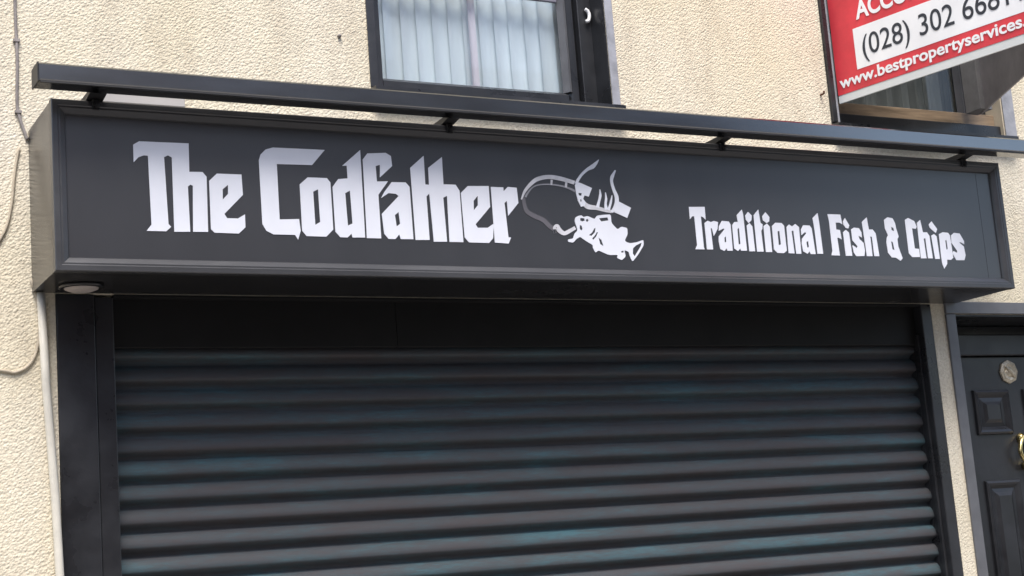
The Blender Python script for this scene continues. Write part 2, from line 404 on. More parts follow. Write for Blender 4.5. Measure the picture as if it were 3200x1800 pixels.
# vertical blind hanging inside the first window
blind = thing('vertical_blind', 'white vertical blind hanging behind the glass of the upper window', 'blind', (2.02, .26, 3.4))
def Pb(o, p): o.parent = p; o.matrix_parent_inverse = p.matrix_world.inverted(); return o
box_rail = Pb(box('head_rail', 'white', None, 1.40, 2.66, .235, .285, 4.70, 4.745, .004), blind)
sm = bpy.data.meshes.new('blind_slat'); bm = bmesh.new()
n = 6; rows = []
for k in range(n + 1):
    u = (k / n - .5); rows.append([bm.verts.new((u * .096, .009 * (1 - (2 * u) ** 2), z)) for z in (3.42, 4.70)])
for a, b in zip(rows, rows[1:]): bm.faces.new((a[0], b[0], b[1], a[1]))
bm.to_mesh(sm); bm.free()
for p in sm.polygons: p.use_smooth = True
k = 0
for i in range(17):
    x = 1.400 + i * .0785
    ang = random.uniform(6, 14)
    o = link_mesh('blind_slat', sm if i else sm, 'blind'); o.location = (x + random.uniform(-.003, .003), .226, random.uniform(-.004, .004)); o.rotation_euler = (0, 0, math.radians(ang))
    bpy.context.view_layer.update(); Pb(o, blind)
turn = sm.copy(); turn.materials.clear(); o = link_mesh('blind_slat', turn, 'blind_dim'); o.location = (2.014, .198, 0); o.scale = (.42, 1, 1); o.rotation_euler = (0, 0, math.radians(8)); o['label'] = 'narrow slat edge painted in mauve shade between the two halves of the blind'
bpy.context.view_layer.update(); Pb(o, blind)

# curtain added inside the second window to grey its black glass
bm = bmesh.new(); rows = []
for k in range(97):
    u = k / 96; x = 3.97 + u * 1.0
    y = .30 + .022 * math.sin(u * 46 + 1.3 * math.sin(u * 9)) + .008 * math.sin(u * 117)
    rows.append([bm.verts.new((x, y, z)) for z in (3.45, 4.72)] + [bm.verts.new((x, y + .004, z)) for z in (3.45, 4.72)])
for a, b in zip(rows, rows[1:]):
    bm.faces.new((a[0], b[0], b[1], a[1])); bm.faces.new((a[2], a[3], b[3], b[2])); bm.faces.new((a[0], a[2], b[2], b[0])); bm.faces.new((a[1], b[1], b[3], a[3]))
bm.faces.new((rows[0][0], rows[0][1], rows[0][3], rows[0][2])); bm.faces.new((rows[-1][0], rows[-1][2], rows[-1][3], rows[-1][1]))
tag(link('curtain', bm, 'curtain', None, False), 'added grey curtain lightening the dark window glass under the red board', 'curtain')

# ------------------------------------------------------------------ door
door = B(link('door', bx(bmesh.new(), 4.70, 5.49, .25, .295, .03, 2.418, .003), 'door')); door['label'] = 'black panelled door with brass fittings'
def D_(o): o.parent = door; o.matrix_parent_inverse = door.matrix_world.inverted(); return o
bm = bmesh.new()
bx(bm, 4.50 + .0015, 4.50 + .19, .20, .30, 0, 2.535, .006); bx(bm, 5.50, 5.66 - .0015, .20, .30, 0, 2.535, .006)
bx(bm, 4.6925, 5.4985, .22, .30, 2.422, 2.534, .006); bx(bm, 4.502, 5.658, .305, .335, 2.40, 2.588)
D_(link('door_frame', bm, 'door'))
def raised_panel(x0, x1, z0, z1, y=.25):
    """moulded surround standing proud and a raised field inside it."""
    bm = bmesh.new(); prof = [(0, 0), (.004, -.012), (.014, -.017), (.026, -.012), (.042, .0), (.062, -.004), (.080, -.014)]
    rings = []
    for d, h in prof:
        rings.append([bm.verts.new(p) for p in ((x0 + d, y + h - .0008, z0 + d), (x1 - d, y + h - .0008, z0 + d), (x1 - d, y + h - .0008, z1 - d), (x0 + d, y + h - .0008, z1 - d))])
    for a, b in zip(rings, rings[1:]):
        for k in range(4): bm.faces.new((a[k], a[(k + 1) % 4], b[(k + 1) % 4], b[k]))
    bm.faces.new(rings[-1])
    return bm
for a, b, c, d in ((4.795, 5.045, 2.01, 2.245), (5.145, 5.395, 2.01, 2.245), (4.80, 5.045, 1.02, 1.775), (5.145, 5.39, 1.02, 1.775), (4.80, 5.045, .22, .86), (5.145, 5.39, .22, .86)):
    D_(link('door_panel', raised_panel(a, b, c, d), 'door'))
bm = bmesh.new(); lathe(bm, [(.064, .0), (.062, -.008), (.045, -.014), (.030, -.010), (.012, -.020), (.001, -.022)], (5.068, .2485, 2.338), 'y', 8)
tube(bm, [(5.034, .236, 2.368), (5.055, .232, 2.350), (5.082, .232, 2.326), (5.102, .236, 2.308)], [.006, .010, .010, .006], 8)
D_(link('door_rosette', bm, 'rosette'))
bm = bmesh.new()
lathe(bm, [(.030, 0), (.028, -.012), (.012, -.03), (.001, -.032)], (5.095, .2485, 1.985), 'y', 20)
tube(bm, spline([(5.095, .225, 1.995), (5.060, .214, 1.965), (5.040, .208, 1.915), (5.060, .206, 1.870), (5.095, .205, 1.838), (5.130, .206, 1.870), (5.150, .208, 1.915), (5.130, .214, 1.965), (5.095, .225, 1.995)], 6), .0115, 10)
lathe(bm, [(.022, 0), (.02, -.025), (.001, -.042)], (5.095, .2485, 1.842), 'y', 16)
D_(link('door_knocker', bm, 'brass', None, True))
bm = bmesh.new(); lathe(bm, [(.03, 0), (.012, -.012), (.012, -.035), (.03, -.045), (.028, -.065), (.001, -.072)], (5.42, .2485, 1.05), 'y', 20)
D_(link('door_knob', bm, 'brass', None, True))
bm = bmesh.new()
bx(bm, 4.437, 4.4995, -.012, -.0005, 0, 2.598, .003); bx(bm, 5.661, 5.725, -.012, -.0005, 0, 2.598, .003); bx(bm, 4.437, 5.725, -.016, -.0005, 2.6005, 2.660, .003)
D_(link('painted_band', bm, 'slate'))
bm = bmesh.new(); bx(bm, 4.5005, 5.6595, .003, .304, 2.590, 2.5995); bx(bm, 5.650, 5.6595, .003, .199, 0, 2.588); bx(bm, 4.5005, 4.51, .003, .199, 0, 2.588)
D_(link('reveal_lining', bm, 'black'))

# ------------------------------------------------------------------ roller shutter
shutter = thing('roller_shutter', 'closed black roller shutter with teal scuffs under the long fascia sign', 'roller shutter', (2.2, 0, 0))
Sh = lambda o: Pb(o, shutter)
bm = bmesh.new()
bx(bm, .0865, .228, -.004, .10, 0, 2.648, .004); bx(bm, .230, .3005, .006, .09, 0, 2.6395, .004)
bx(bm, .286, .300, .0905, .125, 0, 2.50)
Sh(link('guide_rail', bm, 'black'))
bm = bmesh.new(); bx(bm, 4.285, 4.3505, -.002, .088, 0, 2.648, .004); bx(bm, 4.285, 4.30, .089, .125, 0, 2.50); bx(bm, 4.272, 4.2845, .03, .050, 0, 2.50, .002)
Sh(link('guide_rail', bm, 'black'))
Sh(box('head_trim', 'hood', None, .302, 4.284, -.003, .049, 2.640, 2.6485, .001))
Sh(box('hood_panel', 'hood', None, .301, 1.478, .050, .075, 2.452, 2.648, .003)); Sh(box('hood_panel', 'hood', None, 1.4788, 4.284, .0505, .075, 2.452, 2.648, .003))
PITCH = .0905
prof = [(.028, 0), (.027, .012), (.016, .019), (.000, .025), (-.008, .0295), (-.0105, .036), (-.0085, .048), (-.0035, .061), (.004, .073), (.014, .0815), (.0215, .084), (.022, .0868), (.028, .0872), (.028, .0905)]
bm = bmesh.new()
N = 1
a = [bm.verts.new((.302, .09 + y, z)) for y, z in prof]; b = [bm.verts.new((4.288, .09 + y, z)) for y, z in prof]
for k in range(len(prof) - 1): bm.faces.new((a[k], b[k], b[k + 1], a[k + 1]))
a2 = [bm.verts.new((.302, .126 + y * .1, z)) for y, z in prof]; b2 = [bm.verts.new((4.288, .126 + y * .1, z)) for y, z in prof]
for k in range(len(prof) - 1): bm.faces.new((a2[k + 1], b2[k + 1], b2[k], a2[k]))
me = bpy.data.meshes.new('shutter_slat'); bmesh.ops.recalc_face_normals(bm, faces=bm.faces); bm.to_mesh(me); bm.free()
for p in me.polygons: p.use_smooth = True
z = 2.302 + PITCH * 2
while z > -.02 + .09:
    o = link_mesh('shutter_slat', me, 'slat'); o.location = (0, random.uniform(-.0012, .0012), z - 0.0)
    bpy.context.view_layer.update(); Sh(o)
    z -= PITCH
Sh(box('bottom_bar', 'black', None, .302, 4.284, .08, .115, .002, z + PITCH - .001, .003))

# ------------------------------------------------------------------ fascia sign
W, ZB, ZT, DD = 4.507, 2.65, 3.27, .4215
sign = thing('fascia_sign', 'long black fascia sign box with white chip shop lettering above the shutter', 'sign', (W / 2, 0, ZB))
Sg = lambda o: Pb(o, sign)
bm = bmesh.new()
prism(bm, [(-.395, ZB + .002), (-.001, ZB + .002), (-.001, ZT - .002), (-.395, ZT - .002)], 'x', .002, W - .002)
Sg(link('sign_case', bm, 'case'))
fw = .052
def frame_bar(p, q, inward):      # mitred picture-frame section between two outer corners
    p, q, inward = Vector(p), Vector(q), Vector(inward)
    t = (q - p).normalized()
    prof = [(0, -.385), (0, -.4185), (.003, -.4215), (.020, -.4215), (.024, -.4185), (.030, -.4185), (fw - .004, -.4065), (fw, -.3985), (fw, -.385)]
    bm = bmesh.new(); ra, rb = [], []
    for d, y in prof:
        ra.append(bm.verts.new(Vector((p.x, y, p.y)) + Vector((inward.x * d + t.x * d, 0, inward.y * d + t.y * d))))
        rb.append(bm.verts.new(Vector((q.x, y, q.y)) + Vector((inward.x * d - t.x * d, 0, inward.y * d - t.y * d))))
    for k in range(len(prof) - 1): bm.faces.new((ra[k], rb[k], rb[k + 1], ra[k + 1]))
    bm.faces.new(ra); bm.faces.new(rb[::-1])
    return Sg(link('frame_bar', bm, 'frame'))
e = .0006
frame_bar((0, ZB), (W, ZB), (0, 1)); frame_bar((0, ZT), (W, ZT), (0, -1)); frame_bar((0, ZB + e), (0, ZT - e), (1, 0)); frame_bar((W, ZB + e), (W, ZT - e), (-1, 0))
Sg(box('sign_panel', 'panel', None, .045, 4.368, -.3962, -.3953, ZB + .045, ZT - .045)); Sg(box('sign_panel', 'panel', None, 4.3705, W - .045, -.3960, -.3953, ZB + .045, ZT - .045))
